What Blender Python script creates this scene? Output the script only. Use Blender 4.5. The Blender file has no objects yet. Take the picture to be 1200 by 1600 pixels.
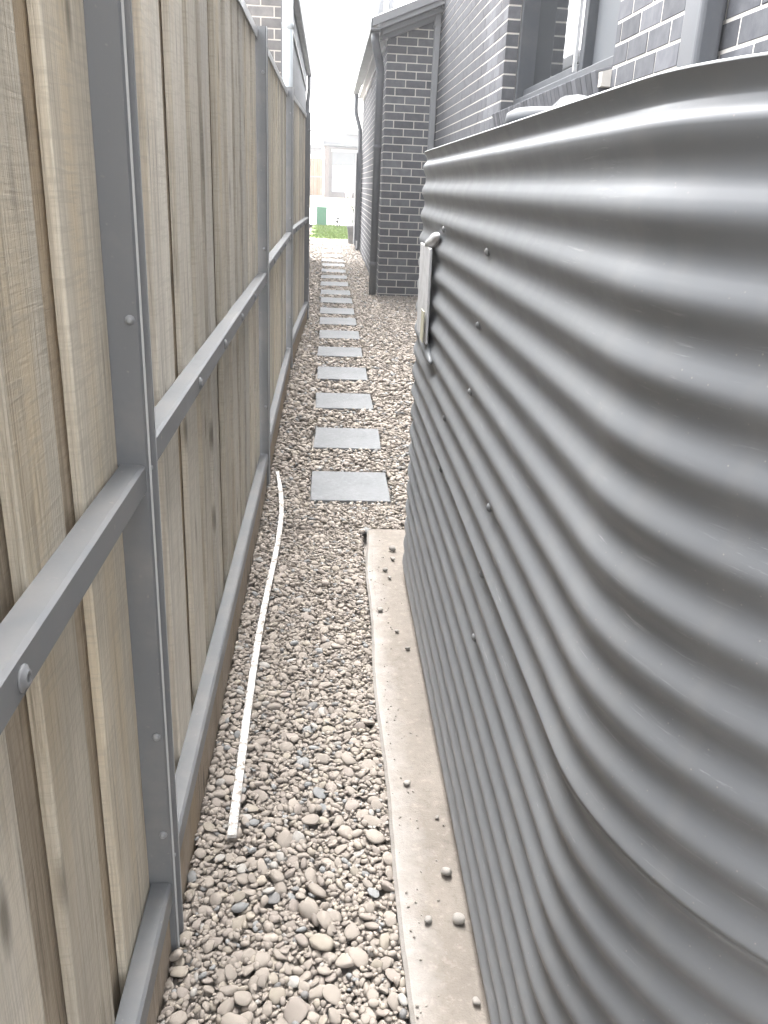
import bpy, bmesh, math, random
import numpy as np
from mathutils import Vector, Matrix

random.seed(7)
rng = np.random.default_rng(11)
R = math.radians
scene = bpy.context.scene
COL = scene.collection

# ------------------------------------------------------------------ camera
H = 1.53
F_PX, PITCH, YAW, ROLL = 1319.6, 0.36791, 0.07697, 0.04552
fw = Vector((math.sin(YAW) * math.cos(PITCH), math.cos(YAW) * math.cos(PITCH), -math.sin(PITCH)))
rt = Vector((math.cos(YAW), -math.sin(YAW), 0))
up = rt.cross(fw)
cr, sr = math.cos(ROLL), math.sin(ROLL)
rt2, up2 = cr * rt + sr * up, -sr * rt + cr * up
cam_d = bpy.data.cameras.new('camera')
cam = bpy.data.objects.new('camera', cam_d)
COL.objects.link(cam)
m = Matrix((rt2, up2, -fw)).transposed().to_4x4()
m.translation = Vector((0, 0, H))
cam.matrix_world = m
cam_d.sensor_fit = 'VERTICAL'
cam_d.sensor_height = 24.0
cam_d.lens = F_PX / 1600 * 24.0
cam_d.clip_start, cam_d.clip_end = 0.05, 600
scene.camera = cam

# ------------------------------------------------------------------ world, sun, exposure
SUN_EL, SUN_AZ = R(62), R(-12)
w = bpy.data.worlds.new('World')
scene.world = w
w.use_nodes = True
nt = w.node_tree
nt.nodes.clear()
sky = nt.nodes.new('ShaderNodeTexSky')
sky.sky_type = 'NISHITA'
sky.sun_disc = False
sky.sun_elevation, sky.sun_rotation = SUN_EL, SUN_AZ
sky.air_density, sky.dust_density, sky.ozone_density = 1.0, 4.0, 0.5
hs = nt.nodes.new('ShaderNodeHueSaturation')
hs.inputs['Saturation'].default_value = 0.12
bg = nt.nodes.new('ShaderNodeBackground')
bg.inputs['Strength'].default_value = 0.15
wo = nt.nodes.new('ShaderNodeOutputWorld')
nt.links.new(sky.outputs[0], hs.inputs['Color'])
nt.links.new(hs.outputs[0], bg.inputs['Color'])
nt.links.new(bg.outputs[0], wo.inputs['Surface'])

sd = bpy.data.lights.new('sun', 'SUN')
sd.energy, sd.angle, sd.color = 0.55, R(50), (1.0, 0.97, 0.93)
so = bpy.data.objects.new('sun', sd)
COL.objects.link(so)
sdir = Vector((math.sin(SUN_AZ) * math.cos(SUN_EL), math.cos(SUN_AZ) * math.cos(SUN_EL), math.sin(SUN_EL)))
so.rotation_euler = sdir.to_track_quat('Z', 'Y').to_euler()
so.location = (0, 0, 20)

scene.view_settings.view_transform = 'Standard'
scene.view_settings.look = 'None'
scene.view_settings.exposure = 3.4
scene.view_settings.gamma = 1.0
scene.view_settings.use_curve_mapping = False
scene.render.engine = 'CYCLES'
scene.cycles.use_denoising = True
scene.cycles.max_bounces = 10
scene.cycles.diffuse_bounces = 8
scene.cycles.volume_bounces = 1

# ------------------------------------------------------------------ helpers
def zg(y):
    """height of the finished ground: level, then rising gently away"""
    return 0.0125 * max(0.0, min(y, 75.0) - 4.0)

def tag(o, label=None, cat=None, group=None, kind=None):
    if label: o['label'] = label
    if cat: o['category'] = cat
    if group: o['group'] = group
    if kind: o['kind'] = kind
    return o

def link(name, me, parent=None, loc=None):
    o = bpy.data.objects.new(name, me)
    COL.objects.link(o)
    if parent is not None: o.parent = parent
    if loc is not None: o.location = loc
    return o

def empty(name, loc, label, cat, group=None):
    o = link(name, None, None, loc)
    o.empty_display_size = 0.1
    return tag(o, label, cat, group)

def mesh(name, verts, faces, mat=None, smooth=False):
    me = bpy.data.meshes.new(name)
    me.from_pydata([tuple(v) for v in verts], [], faces)
    if mat: me.materials.append(mat)
    if smooth: me.polygons.foreach_set('use_smooth', [True] * len(me.polygons))
    me.update()
    return me

def bm_box(bm, lo, hi, bevel=0.0, segs=1, mtx=None):
    ret = bmesh.ops.create_cube(bm, size=1.0)
    vs = ret['verts']
    c = [(lo[i] + hi[i]) / 2 for i in range(3)]
    s = [(hi[i] - lo[i]) for i in range(3)]
    for v in vs:
        v.co = Vector((c[0] + v.co.x * s[0], c[1] + v.co.y * s[1], c[2] + v.co.z * s[2]))
    geo = vs
    if bevel > 0:
        es = list({e for v in vs for e in v.link_edges})
        r2 = bmesh.ops.bevel(bm, geom=es, offset=bevel, segments=segs, profile=0.5, affect='EDGES')
        geo = list({v for f in r2['faces'] for v in f.verts} | {v for v in vs if v.is_valid})
    if mtx is not None:
        bmesh.ops.transform(bm, matrix=mtx, verts=geo)
    return geo

def bm_done(bm, name, mat, smooth=False):
    me = bpy.data.meshes.new(name)
    bmesh.ops.recalc_face_normals(bm, faces=bm.faces[:])
    bm.to_mesh(me); bm.free()
    if mat: me.materials.append(mat)
    if smooth: me.polygons.foreach_set('use_smooth', [True] * len(me.polygons))
    return me

def box(name, lo, hi, mat, parent=None, bevel=0.0, segs=1):
    """box as an object whose origin is its centre"""
    c = Vector([(lo[i] + hi[i]) / 2 for i in range(3)])
    bm = bmesh.new()
    bm_box(bm, [lo[i] - c[i] for i in range(3)], [hi[i] - c[i] for i in range(3)], bevel, segs)
    return link(name, bm_done(bm, name, mat), parent, c)

def prism(name, poly, axis_pts, mat, parent=None, smooth=False):
    """extrude the closed 2D profile poly along two 3D frames [(origin, ux, uy), ...]"""
    vs, fs, n = [], [], len(poly)
    for (o, ux, uy) in axis_pts:
        for (a, b) in poly: vs.append(Vector(o) + a * Vector(ux) + b * Vector(uy))
    for k in range(len(axis_pts) - 1):
        for i in range(n):
            j = (i + 1) % n
            fs.append((k * n + i, k * n + j, (k + 1) * n + j, (k + 1) * n + i))
    fs.append(tuple(range(n - 1, -1, -1)))
    fs.append(tuple(range((len(axis_pts) - 1) * n, len(axis_pts) * n)))
    me = mesh(name, vs, fs, mat, smooth)
    bm = bmesh.new(); bm.from_mesh(me); bmesh.ops.recalc_face_normals(bm, faces=bm.faces[:]); bm.to_mesh(me); bm.free()
    return link(name, me, parent)

def tube_mesh(name, pts, r, mat, sides=12, caps=True, squash=None):
    pts = [Vector(p) for p in pts]
    vs, fs = [], []
    prev = None
    for i, p in enumerate(pts):
        t = (pts[min(i + 1, len(pts) - 1)] - pts[max(i - 1, 0)]).normalized()
        ref = prev if prev is not None else (Vector((0, 0, 1)) if abs(t.z) < 0.9 else Vector((0, 1, 0)))
        u = (ref - t * ref.dot(t)).normalized()
        prev = u
        v = t.cross(u)
        rr = r[i] if isinstance(r, (list, tuple)) else r
        for k in range(sides):
            a = 2 * math.pi * k / sides
            vs.append(p + rr * (math.cos(a) * u + math.sin(a) * v))
    for i in range(len(pts) - 1):
        for k in range(sides):
            k2 = (k + 1) % sides
            fs.append((i * sides + k, i * sides + k2, (i + 1) * sides + k2, (i + 1) * sides + k))
    if caps:
        fs.append(tuple(range(sides - 1, -1, -1)))
        fs.append(tuple(range((len(pts) - 1) * sides, len(pts) * sides)))
    me = mesh(name, vs, fs, mat, True)
    return me

def tube(name, pts, r, mat, parent=None, **k):
    return link(name, tube_mesh(name, pts, r, mat, **k), parent)

def lathe_mesh(name, prof, mat, sides=20):
    vs, fs = [], []
    for (r, z) in prof:
        for k in range(sides):
            a = 2 * math.pi * k / sides
            vs.append((r * math.cos(a), r * math.sin(a), z))
    for i in range(len(prof) - 1):
        for k in range(sides):
            k2 = (k + 1) % sides
            fs.append((i * sides + k, i * sides + k2, (i + 1) * sides + k2, (i + 1) * sides + k))
    fs.append(tuple(range((len(prof) - 1) * sides, len(prof) * sides)))
    fs.append(tuple(range(sides - 1, -1, -1)))
    return mesh(name, vs, fs, mat, True)

def proj_area(p, a):
    """rough screen area in square pixels of a piece of area a at p (for ranking pieces)"""
    d = Vector(p) - Vector((0, 0, H))
    z = d.dot(fw)
    if z < 0.1: return 0
    x, y = F_PX * d.dot(rt2) / z, F_PX * d.dot(up2) / z
    if abs(x) > 640 or abs(y) > 840: return 0
    return a * (F_PX / z) ** 2

# ------------------------------------------------------------------ materials
class MB:
    def __init__(s, name, rough=0.7, spec=0.4, metallic=0.0, color=(.5, .5, .5)):
        s.m = bpy.data.materials.new(name); s.m.use_nodes = True
        s.t = s.m.node_tree
        s.b = s.t.nodes['Principled BSDF']
        s.b.inputs['Roughness'].default_value = rough
        s.b.inputs['Specular IOR Level'].default_value = spec
        s.b.inputs['Metallic'].default_value = metallic
        s.b.inputs['Base Color'].default_value = (*color, 1)
        s._co = None
    def n(s, kind, **inp):
        nd = s.t.nodes.new('ShaderNode' + kind)
        for k, v in inp.items():
            k = k.replace('_', ' ')
            if hasattr(v, 'is_output'): s.t.links.new(v, nd.inputs[k])
            else: nd.inputs[k].default_value = v
        return nd
    def lk(s, a, b): s.t.links.new(a, b)
    def coords(s, scale=(1, 1, 1), rand=True):
        tc = s.n('TexCoord')
        out = tc.outputs['Object']
        if rand:
            oi = s.n('ObjectInfo')
            mu = s.n('VectorMath'); mu.operation = 'MULTIPLY'
            s.lk(oi.outputs['Random'], mu.inputs[0]); mu.inputs[1].default_value = (37.0, 53.0, 91.0)
            ad = s.n('VectorMath'); ad.operation = 'ADD'
            s.lk(out, ad.inputs[0]); s.lk(mu.outputs[0], ad.inputs[1]); out = ad.outputs[0]
        mp = s.n('Mapping'); mp.inputs['Scale'].default_value = scale
        s.lk(out, mp.inputs['Vector'])
        return mp.outputs[0]
    def noise(s, vec, scale, detail=4, rough=0.55, dist=0.0):
        nd = s.n('TexNoise'); s.lk(vec, nd.inputs['Vector'])
        nd.inputs['Scale'].default_value = scale; nd.inputs['Detail'].default_value = detail
        nd.inputs['Roughness'].default_value = rough; nd.inputs['Distortion'].default_value = dist
        return nd.outputs['Fac']
    def ramp(s, fac, stops):
        nd = s.n('ValToRGB'); s.lk(fac, nd.inputs[0])
        el = nd.color_ramp.elements
        while len(el) < len(stops): el.new(0.5)
        for e, (p, c) in zip(el, stops):
            e.position = p; e.color = (*c, 1) if len(c) == 3 else c
        return nd.outputs[0]
    def f(s, fac, a, b, lo=0.0, hi=1.0):
        nd = s.n('MapRange'); s.lk(fac, nd.inputs[0])
        nd.inputs[1].default_value = a; nd.inputs[2].default_value = b
        nd.inputs[3].default_value = lo; nd.inputs[4].default_value = hi
        return nd.outputs[0]
    def mix(s, fac, a, b, mode='MIX'):
        nd = s.n('Mix'); nd.data_type = 'RGBA'; nd.blend_type = mode
        for sock, v in ((nd.inputs[0], fac), (nd.inputs[6], a), (nd.inputs[7], b)):
            if hasattr(v, 'is_output'): s.lk(v, sock)
            elif isinstance(v, (tuple, list)): sock.default_value = (*v, 1)
            else: sock.default_value = v
        return nd.outputs[2]
    def col(s, c): s.lk(c, s.b.inputs['Base Color'])
    def rgh(s, c): s.lk(c, s.b.inputs['Roughness'])
    def bump(s, h, dist=0.002, strength=1.0):
        nd = s.n('Bump'); nd.inputs['Distance'].default_value = dist; nd.inputs['Strength'].default_value = strength
        s.lk(h, nd.inputs['Height']); s.lk(nd.outputs[0], s.b.inputs['Normal'])
        return nd
    def rand(s): return s.n('ObjectInfo').outputs['Random']

def mat_wood(name, light, mid, dark, stain, var=0.25):
    b = MB(name, rough=0.85, spec=0.2)
    g1 = b.noise(b.coords((60, 60, 1.6)), 1.0, 6, 0.65, 1.2)
    g2 = b.noise(b.coords((260, 260, 5.0)), 1.0, 3, 0.6, 0.3)
    c = b.ramp(g1, [(0.25, dark), (0.44, mid), (0.66, light)])
    c = b.mix(b.f(g2, 0.42, 0.62, 0.0, 0.7), c, [x * 0.74 for x in mid])
    # honey and grey patches running along the board
    c = b.mix(b.f(b.noise(b.coords((9, 9, 0.9)), 1.0, 3, 0.5), 0.50, 0.70, 0.0, 0.75), c, stain)
    c = b.mix(b.f(b.noise(b.coords((7, 7, 1.1)), 1.0, 4, 0.6), 0.54, 0.72, 0.0, 0.4), c, (.42, .395, .355))
    # weather streaks, narrow and dark
    st = b.noise(b.coords((75, 75, 2.4)), 1.0, 5, 0.7, 0.4)
    pa = b.f(b.noise(b.coords((8, 8, 2.0)), 1.0, 3, 0.6), 0.44, 0.60)
    mu0 = b.n('Math'); mu0.operation = 'MULTIPLY'; b.lk(b.f(st, 0.52, 0.68, 0.0, 0.85), mu0.inputs[0]); b.lk(pa, mu0.inputs[1])
    c = b.mix(mu0.outputs[0], c, [x * 0.42 for x in dark])
    # saw marks across, in faint slanting bands
    saw = b.noise(b.coords((10, 10, 130)), 1.0, 3, 0.6, 0.4)
    c = b.mix(b.f(saw, 0.50, 0.62, 0.0, 0.42), c, [x * 0.75 for x in mid])
    # knots
    vo = b.n('TexVoronoi'); b.lk(b.coords((9.0, 9.0, 2.6)), vo.inputs['Vector']); vo.inputs['Scale'].default_value = 1.0
    kn = b.f(vo.outputs['Distance'], 0.05, 0.17, 0.85, 0.0)
    c = b.mix(kn, c, [x * 0.42 for x in dark])
    r = b.rand()
    hsv = b.n('HueSaturation'); b.lk(c, hsv.inputs['Color'])
    b.lk(b.f(r, 0, 1, 1 - var, 1 + var * 0.5), hsv.inputs['Value'])
    sub_ = b.n('Math'); sub_.operation = 'FRACT'; mu = b.n('Math'); mu.operation = 'MULTIPLY'
    b.lk(r, mu.inputs[0]); mu.inputs[1].default_value = 17.3; b.lk(mu.outputs[0], sub_.inputs[0])
    b.lk(b.f(sub_.outputs[0], 0, 1, 0.8, 1.2), hsv.inputs['Saturation'])
    b.col(hsv.outputs[0])
    ad = b.n('Math'); ad.operation = 'ADD'; m2 = b.n('Math'); m2.operation = 'MULTIPLY'; m2.inputs[1].default_value = 0.5
    b.lk(saw, m2.inputs[0]); b.lk(g2, ad.inputs[0]); b.lk(m2.outputs[0], ad.inputs[1])
    b.bump(ad.outputs[0], 0.003, 0.9)
    return b.m

def mat_paint(name, color, rough=0.42, spec=0.5, dust=0.25, dustcol=(.33, .30, .27), scale=5.0):
    b = MB(name, rough=rough, spec=spec)
    v = b.coords((1, 1, 1))
    n1 = b.noise(v, scale, 5, 0.65); n2 = b.noise(v, scale * 14, 3, 0.6)
    c = b.mix(b.f(n1, 0.45, 0.75, 0.0, dust), color, dustcol)
    c = b.mix(b.f(n2, 0.66, 0.74, 0.0, dust * 1.2), c, dustcol)
    b.col(c)
    b.rgh(b.f(n1, 0.3, 0.8, rough - 0.06, rough + 0.16))
    b.bump(n2, 0.0006, 0.25)
    return b.m

def mat_brick(name, dark, light, rough=0.62):
    b = MB(name, rough=0.85, spec=0.12)
    v = b.coords((1, 1, 1))
    n1 = b.noise(v, 14, 4, 0.6); n2 = b.noise(v, 120, 3, 0.6)
    c = b.mix(b.f(n1, 0.3, 0.75), dark, light)
    r = b.rand()
    hsv = b.n('HueSaturation'); b.lk(c, hsv.inputs['Color']); b.lk(b.f(r, 0, 1, 0.75, 1.3), hsv.inputs['Value'])
    c2 = b.mix(b.f(n2, 0.68, 0.76, 0, 0.5), hsv.outputs[0], (.22, .21, .20))
    b.col(c2)
    b.bump(n2, 0.0015, 0.5)
    return b.m

def mat_mortar(name, c1, c2):
    b = MB(name, rough=0.92, spec=0.2)
    v = b.coords((1, 1, 1), False)
    n1 = b.noise(v, 6, 5, 0.7); n2 = b.noise(v, 160, 3, 0.6)
    b.col(b.mix(b.f(n1, 0.3, 0.7), c1, c2)); b.bump(n2, 0.002, 0.6)
    return b.m

def mat_pebble(name, use_attr):
    b = MB(name, rough=0.86, spec=0.25)
    v = b.coords((1, 1, 1), False)
    if use_attr:
        a = b.n('Attribute'); a.attribute_name = 'tint'; c = a.outputs['Color']
    else:
        c = b.n('ObjectInfo').outputs['Color']
        v = b.coords((1, 1, 1), True)
    n1 = b.noise(v, 60, 4, 0.6); n2 = b.noise(v, 330, 3, 0.65)
    hsv = b.n('HueSaturation'); b.lk(c, hsv.inputs['Color']); b.lk(b.f(n1, 0.3, 0.75, 0.84, 1.13), hsv.inputs['Value'])
    c2 = b.mix(b.f(n2, 0.62, 0.75, 0, 0.35), hsv.outputs[0], (.42, .39, .35))
    b.col(c2); b.bump(n2, 0.0012, 0.5)
    return b.m

M = {}
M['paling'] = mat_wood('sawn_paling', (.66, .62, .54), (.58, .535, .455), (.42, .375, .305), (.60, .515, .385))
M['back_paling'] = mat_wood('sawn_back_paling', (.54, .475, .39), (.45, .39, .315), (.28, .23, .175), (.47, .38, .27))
M['plinth'] = mat_wood('treated_plinth', (.42, .36, .29), (.36, .30, .24), (.26, .21, .16), (.38, .30, .21))
M['far_paling'] = mat_wood('new_paling', (.25, .125, .03), (.21, .105, .025), (.15, .075, .02), (.24, .12, .03), 0.12)
M['steel'] = mat_paint('fence_steel', (.150, .157, .166), 0.46, 0.45, 0.34)
M['screw'] = mat_paint('screw_steel', (.24, .25, .26), 0.35, 0.6, 0.2)
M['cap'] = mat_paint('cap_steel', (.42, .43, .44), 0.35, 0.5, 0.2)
M['brick'] = mat_brick('dark_brick', (.085, .087, .096), (.128, .130, .140))
M['mortar'] = mat_mortar('pale_mortar', (.50, .47, .43), (.60, .57, .53))
M['nb_brick'] = mat_brick('neighbour_brick', (.17, .165, .165), (.24, .23, .225))
M['downpipe'] = mat_paint('downpipe_steel', (.085, .09, .10), 0.4, 0.5, 0.12)
M['trim'] = mat_paint('eave_trim', (.20, .205, .215), 0.5, 0.4, 0.1)
M['soffit'] = mat_paint('soffit_board', (.55, .55, .55), 0.7, 0.3, 0.1)
M['pale_pipe'] = mat_paint('pale_pipe', (.52, .57, .60), 0.4, 0.5, 0.08)
M['cladding'] = mat_paint('grey_cladding', (.16, .165, .175), 0.7, 0.3, 0.15, scale=2)
M['frame'] = mat_paint('window_frame', (.055, .06, .068), 0.45, 0.35, 0.08)
M['galv'] = mat_paint('galvanised', (.52, .525, .535), 0.36, 0.6, 0.5, (.17, .17, .175), 18)
M['screen'] = mat_paint('fly_screen', (.10, .108, .118), 0.7, 0.3, 0.1)
M['tape'] = mat_paint('yellow_tape', (.40, .385, .29), 0.5, 0.4, 0.1)
M['pvc'] = mat_paint('white_pvc', (.17, .175, .18), 0.4, 0.5, 0.2, (.15, .145, .14))
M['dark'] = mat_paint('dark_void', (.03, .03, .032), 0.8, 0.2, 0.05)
M['pebble'] = mat_pebble('pebble', False)
M['gravel'] = mat_pebble('gravel', True)
M['green'] = mat_paint('green_kiosk', (.045, .14, .085), 0.5, 0.4, 0.15)
M['brass'] = mat_paint('tap_metal', (.035, .03, .028), 0.45, 0.5, 0.2)
M['terracotta'] = mat_paint('grey_pot', (.09, .09, .09), 0.8, 0.3, 0.3)
M['white_wall'] = mat_paint('white_panel', (.78, .78, .76), 0.6, 0.4, 0.05)
M['far_brick'] = mat_brick('red_brick', (.075, .048, .040), (.11, .082, .07))
M['leaf'] = mat_paint('leaf', (.03, .05, .02), 0.6, 0.4, 0.1)

def mk_tank():
    b = MB('tank_steel', rough=0.34, spec=0.33)
    v = b.coords((1, 1, 1), False)
    n1 = b.noise(v, 2.2, 4, 0.6)
    c = b.mix(b.f(n1, 0.4, 0.75, 0, 0.22), (.156, .164, .175), (.188, .19, .192))
    # scuffs dragged along the ribs
    sc = b.noise(b.coords((9, 9, 150), False), 1.0, 5, 0.75, 0.3)
    patch = b.f(b.noise(v, 3.1, 3, 0.6), 0.46, 0.60)
    mu = b.n('Math'); mu.operation = 'MULTIPLY'; b.lk(b.f(sc, 0.59, 0.72, 0, 0.55), mu.inputs[0]); b.lk(patch, mu.inputs[1])
    c = b.mix(mu.outputs[0], c, (.42, .42, .42))
    # dusty rain streaks
    c = b.mix(b.f(b.noise(b.coords((16, 16, 0.7), False), 1.0, 4, 0.6), 0.52, 0.72, 0, 0.14), c, (.25, .245, .235))
    # specks and dried drips of mud
    vo = b.n('TexVoronoi'); b.lk(b.coords((26, 26, 26), False), vo.inputs['Vector'])
    wn = b.n('TexWhiteNoise'); b.lk(vo.outputs['Position'], wn.inputs['Vector'])
    g = b.n('Math'); g.operation = 'GREATER_THAN'; b.lk(wn.outputs['Value'], g.inputs[0]); g.inputs[1].default_value = 0.84
    m2 = b.n('Math'); m2.operation = 'MULTIPLY'; b.lk(b.f(vo.outputs['Distance'], 0.06, 0.16, 0.5, 0), m2.inputs[0]); b.lk(g.outputs[0], m2.inputs[1])
    c = b.mix(m2.outputs[0], c, (.40, .36, .31))
    b.col(c)
    b.rgh(b.f(b.noise(v, 9, 4, 0.6), 0.3, 0.75, 0.31, 0.45))
    return b.m
M['tank'] = mk_tank()

def mk_concrete(name, c1, c2, edge=None):
    b = MB(name, rough=0.88, spec=0.25)
    v = b.coords((1, 1, 1), False)
    n1 = b.noise(v, 3.0, 6, 0.65); n2 = b.noise(v, 45, 5, 0.7); n3 = b.noise(v, 260, 3, 0.6)
    c = b.mix(b.f(n1, 0.35, 0.68), c1, c2)
    c = b.mix(b.f(n2, 0.54, 0.70, 0, 0.6), c, [x * 1.3 for x in c2])
    c = b.mix(b.f(n2, 0.30, 0.44, 0.5, 0), c, [x * 0.6 for x in c1])
    vo = b.n('TexVoronoi'); b.lk(b.coords((38, 38, 38), False), vo.inputs['Vector'])
    c = b.mix(b.f(vo.outputs['Distance'], 0.05, 0.12, 0.7, 0), c, [x * 0.45 for x in c1])
    if edge:
        sx = b.n('SeparateXYZ'); b.lk(v, sx.inputs[0])
        ad = b.n('Math'); ad.operation = 'MULTIPLY_ADD'
        b.lk(b.noise(v, 9, 5, 0.7), ad.inputs[0]); ad.inputs[1].default_value = -0.16; b.lk(sx.outputs['X'], ad.inputs[2])
        c = b.mix(b.f(ad.outputs[0], edge - 0.10, edge + 0.0, 0.7, 0), c, (.36, .345, .33))
    b.col(c); 
    ad2 = b.n('Math'); ad2.operation = 'ADD'; b.lk(n2, ad2.inputs[0]); b.lk(n3, ad2.inputs[1])
    b.bump(ad2.outputs[0], 0.0025, 0.5)
    return b.m
M['slab'] = mk_concrete('slab_concrete', (.170, .150, .130), (.222, .197, .172), 0.18)
M['paver'] = mk_concrete('bluestone', (.150, .156, .162), (.185, .19, .196))
M['footpath'] = mk_concrete('footpath', (.55, .54, .52), (.62, .61, .58))
M['verge'] = mk_concrete('verge', (.26, .235, .17), (.31, .28, .21))
M['soil'] = mk_concrete('soil', (.20, .165, .13), (.27, .23, .19))
M['grit'] = mk_concrete('grit', (.22, .20, .18), (.28, .255, .23))
M['lawn'] = mk_concrete('turf', (.09, .14, .035), (.13, .19, .05))

def mk_strip():
    b = MB('flaking_white', rough=0.6, spec=0.35)
    v = b.coords((1, 1, 1), False)
    n1 = b.noise(v, 55, 5, 0.7); n2 = b.noise(v, 7, 3, 0.6)
    mu = b.n('Math'); mu.operation = 'MULTIPLY'; b.lk(b.f(n1, 0.46, 0.60), mu.inputs[0]); b.lk(b.f(n2, 0.34, 0.55), mu.inputs[1])
    c = b.mix(mu.outputs[0], (.60, .595, .585), (.23, .19, .15))
    b.col(c); b.bump(n1, 0.001, 0.5)
    return b.m
M['strip'] = mk_strip()

def mk_glass():
    b = MB('window_glass', rough=0.03, spec=0.6, color=(.018, .02, .022))
    b.b.inputs['Coat Weight'].default_value = 0.3
    return b.m
M['glass'] = mk_glass()

def mk_grass():
    b = MB('grass', rough=0.7, spec=0.2)
    v = b.coords((1, 1, 1), False)
    b.col(b.mix(b.f(b.noise(v, 3, 4, 0.6), 0.3, 0.7), (.07, .115, .017), (.115, .16, .028)))
    return b.m
M['grass'] = mk_grass()

# ------------------------------------------------------------------ ground
def sheet(name, xs, ys, zf, mat, parent=None, kind='structure'):
    vs = [(x, y, zf(x, y)) for y in ys for x in xs]
    n = len(xs)
    fs = [(j * n + i, j * n + i + 1, (j + 1) * n + i + 1, (j + 1) * n + i) for j in range(len(ys) - 1) for i in range(n - 1)]
    o = link(name, mesh(name, vs, fs, mat, True), parent)
    return tag(o, kind=kind) if kind else o

sheet('ground', [-150, -20, -3, 0, 3, 20, 150], [-60, -5, 0, 4, 12, 22, 40, 75, 120, 300], lambda x, y: zg(y) - 0.10, M['soil'])
gravel_bed = sheet('gravel_bed', [-3.0, -0.3, 0.6, 1.35, 2.0], [-3, 0, 2, 4, 8, 12, 16, 20, 22.6], lambda x, y: zg(y) - 0.045, M['grit'])
sheet('lawn', [-0.48, 0.5, 2, 8], [22.5, 25, 28.2], lambda x, y: zg(y) - 0.004, M['lawn'])
sheet('footpath', [-30, -5, 0, 5, 30], [28.25, 31, 35, 41], lambda x, y: zg(y) + 0.01, M['footpath'])
sheet('verge', [-40, -5, 0, 5, 40], [41.0, 46, 52, 59.0], lambda x, y: zg(y) + 0.012, M['verge'])

# ------------------------------------------------------------------ brick walls
def brick_mesh(name, L, Hh, D, mat, seed=0):
    rr = random.Random(seed)
    bm = bmesh.new()
    bm_box(bm, (-L / 2, 0, -Hh / 2), (L / 2, D, Hh / 2), 0.0025)
    for v in bm.verts:
        v.co += Vector((rr.uniform(-1, 1), rr.uniform(-.6, .6), rr.uniform(-1, 1))) * 0.0009
    return bm_done(bm, name, mat)

COURSE, BL, JT = 0.0953, 0.262, 0.0125
_bm_cache = {}
def get_brick(L, mat, D=0.1, Hh=None):
    Hh = Hh or COURSE - JT
    key = (round(L, 3), mat.name, round(D, 3), round(Hh, 3))
    if key not in _bm_cache: _bm_cache[key] = brick_mesh('brick', key[0], Hh, D, mat, len(_bm_cache))
    return _bm_cache[key]

def wall_bricks(p0, u, length, zlo, zhi, z0, off0, keep=None, course=COURSE, bl=BL, holes=()):
    """centres and lengths of the bricks of a wall that starts at p0 and runs along u; holes: (s0, s1, z0, z1)"""
    out = []
    k0 = math.ceil((zlo - z0) / course - 1e-6)
    k = k0
    while z0 + (k + 1) * course <= zhi + 1e-6:
        zc = z0 + (k + 0.5) * course
        s = off0 + (0 if k % 2 == 0 else bl / 2)
        s -= math.ceil(s / bl) * bl
        segs = [(0.0, length)]
        for (a, b, c, d) in holes:
            if zc > c and zc < d:
                ns = []
                for (p, q) in segs:
                    if b <= p or a >= q: ns.append((p, q)); continue
                    if a > p: ns.append((p, a))
                    if b < q: ns.append((b, q))
                segs = ns
        while s < length:
            for (p, q) in segs:
                a, b = max(s + JT / 2, p), min(s + bl - JT / 2, q)
                if b - a > 0.035:
                    c = Vector(p0) + Vector(u) * ((a + b) / 2); c.z = zc
                    if keep is None or keep(c): out.append((c, round(b - a, 3)))
            s += bl
        k += 1
    return out

def place_bricks(lists, budget):
    """lists: [(bricks, wall_object, rotation about z, outward normal, brick material)] - the largest in view become objects"""
    allb = []
    for li, (bs, wo_, rz, nrm, mt) in enumerate(lists):
        nv = Vector(nrm)
        for (c, L) in bs:
            d = (Vector((0, 0, H)) - c)
            vis = d.normalized().dot(nv)
            low = c.z < 1.68 and c.x > 1.0 and c.y < 7.5       # behind the tank
            lowf = c.x < -0.3 and c.z < 2.4                     # behind the fence
            a = proj_area(c, L * COURSE * max(vis, 0)) if vis > 0 and not low and not lowf else 0
            allb.append((a, li, c, L))
    allb.sort(key=lambda t: -t[0])
    rest = {}
    n = 0
    for (a, li, c, L) in allb:
        bs, wo_, rz, nrm, mt = lists[li]
        if a > 0 and n < budget:
            o = link('brick', get_brick(L, mt), wo_, c + Vector(nrm) * 0.0 + Vector((0, 0, 0)))
            o.rotation_euler = (R(rng.uniform(-.25, .25)), R(rng.uniform(-.2, .2)), rz)
            o.location += Vector(nrm) * rng.uniform(-0.0012, 0.0012)
            n += 1
        else:
            rest.setdefault(li, []).append((c, L))
    for li, bl in rest.items():
        bs, wo_, rz, nrm, mt = lists[li]
        vs, fs = [], []
        ca, sa = math.cos(rz), math.sin(rz)
        for (c, L) in bl:
            h2, D = (COURSE - JT) / 2, 0.1
            b0 = len(vs)
            j = rng.uniform(-0.001, 0.001)
            for (x, y, z) in ((-L/2, j, -h2), (L/2, j, -h2), (L/2, D, -h2), (-L/2, D, -h2), (-L/2, j, h2), (L/2, j, h2), (L/2, D, h2), (-L/2, D, h2)):
                vs.append((c.x + ca * x - sa * y, c.y + sa * x + ca * y, c.z + z))
            fs += [tuple(b0 + i for i in f) for f in ((0, 1, 5, 4), (1, 2, 6, 5), (3, 0, 4, 7), (4, 5, 6, 7), (3, 2, 1, 0))]
        o = link('brickwork', mesh('brickwork', vs, fs, mt), wo_)
        o['kind'] = 'stuff'

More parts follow.
